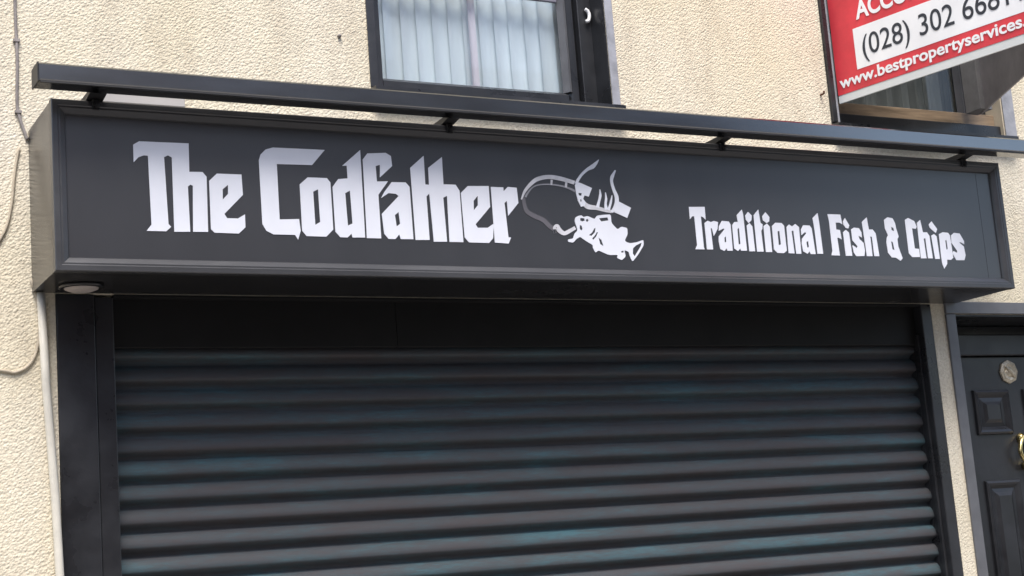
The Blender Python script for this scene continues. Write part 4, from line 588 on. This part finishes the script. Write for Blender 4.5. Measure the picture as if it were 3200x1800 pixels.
Bd(link('red_print', sheet(P0, U, tot, .040, HGT - .03, .0004, .0018), 'red'))
Bd(link('white_print', sheet(A0, U, LEN - .10, .1385, .346, .0022, .0032, .088), 'white'))
def lettering(name, body, size, u0, width, z0, m, bold):
    me = text_mesh(name, body, size, width, A0 + U * u0 + NU * .0045 + Vector((0, 0, z0)), U, bold)
    bm = bmesh.new(); bm.from_mesh(me); bpy.data.meshes.remove(me)
    todo = set(bm.verts); bm.verts.index_update(); islands = []
    while todo:
        st = [todo.pop()]; isl = list(st)
        while st:
            for ed in st.pop().link_edges:
                for q in ed.verts:
                    if q in todo: todo.discard(q); st.append(q); isl.append(q)
        islands.append(isl)
    # islands that overlap along the writing (the dot of an i) belong to one character
    spans = sorted(((min(v.co.dot(U) for v in i), max(v.co.dot(U) for v in i), i) for i in islands), key=lambda t: t[0]); chars = []
    for a, b, i in spans:
        if chars and a < chars[-1][1] - .6 * min(b - a, chars[-1][1] - chars[-1][0]): chars[-1][1] = max(b, chars[-1][1]); chars[-1][2].extend(i)
        else: chars.append([a, b, list(i)])
    for _, _, vs in chars:
        ix = {v: k for k, v in enumerate(vs)}
        fs = {f for v in vs for f in v.link_faces}
        cm = bpy.data.meshes.new('letter'); cm.from_pydata([v.co[:] for v in vs], [], [[ix[v] for v in f.verts] for f in fs]); cm.update()
        Bd(link_mesh('letter', cm, m))
    bm.free()
lettering('lettering', '(028) 302 66811', .150, .134, .872, .194, 'ink', .0002)
lettering('lettering', 'www.bestpropertyservices.com', .080, -.024, 1.195, .072, 'white', .0018)
lettering('lettering', 'ACCOMMODATION', .128, .117, .95, .388, 'white', .0035)
n2 = -U2.cross(Vector((0, 0, 1)))
bm = sheet(APEX + U2 * .012, U2, L2 - .014, 0, HGT, -.005, .005); Bd(link('board_sheet', bm, 'board_back'))
bm = bmesh.new(); bx(bm, P2.x - .075, P2.x + .005, -.11, -.003, 3.655, 4.65, .003); Bd(link('wall_post', bm, 'post'))
bm = bmesh.new(); bx(bm, 3.860, 3.888, -.020, -.0075, 3.553, 4.72, .002); Bd(link('wall_post', bm, 'black'))
# batten along the inside of the far sheet
bm = sheet(APEX + U2 * .10, U2, L2 - .24, .30, .36, .0055, .04); Bd(link('batten', bm, 'post'))

# ------------------------------------------------------------------ the other side of the street (behind the camera, seen in the gloss)
def far_house(x0, x1, h, m, roofh, label):
    t = thing('terrace_house', label, 'house', ((x0 + x1) / 2, -12.0, 0), 'terrace across the street')
    P = lambda o: Pb(o, t)
    P(box('wall', m, None, x0, x1, -19.0, -12.0, 0, h))
    P(link('roof', prism(bmesh.new(), [(-11.75, h + .002), (-19.25, h + .002), (-15.5, h + roofh)], 'x', x0, x1), 'roof'))
    P(box('chimney', 'brick', None, x1 - 1.0, x1 - .2, -16.0, -15.0, h + roofh - .8, h + roofh + 1.2, .01))
    n = max(2, int((x1 - x0) / 2.2))
    for i in range(n):
        xc = x0 + (x1 - x0) * (i + .5) / n
        for zc in (1.0, 3.9):
            if zc == 1.0 and i == 0:
                P(box('door', 'door', None, xc - .45, xc + .45, -11.999, -11.95, .002, 2.1, .005)); continue
            w_ = P(box('window', 'white', None, xc - .5, xc + .5, -11.999, -11.95, zc, zc + 1.45, .005))
            Pb(box('pane', 'ink', None, xc - .44, xc + .44, -11.9495, -11.94, zc + .06, zc + 1.39), w_)
    return t
far_house(-26, -18.02, 5.6, 'render_far', 2.2, 'grey rendered house across the street, far left')
far_house(-18, -10.02, 6.0, 'brick', 2.2, 'long brick house across the street with a low chimney')
far_house(-10, -3.02, 6.2, 'render_far', 2.4, 'pale rendered house directly behind the photographer')
far_house(-3, 4.98, 6.6, 'brick', 2.4, 'brick house across the street facing the shutter')
far_house(5.0, 9.98, 6.9, 'render_far', 2.6, 'pale rendered house across the street beside the brick end house')
far_house(10.0, 12.9, 6.9, 'brick', 2.6, 'tall brick end house across the street at the gap')
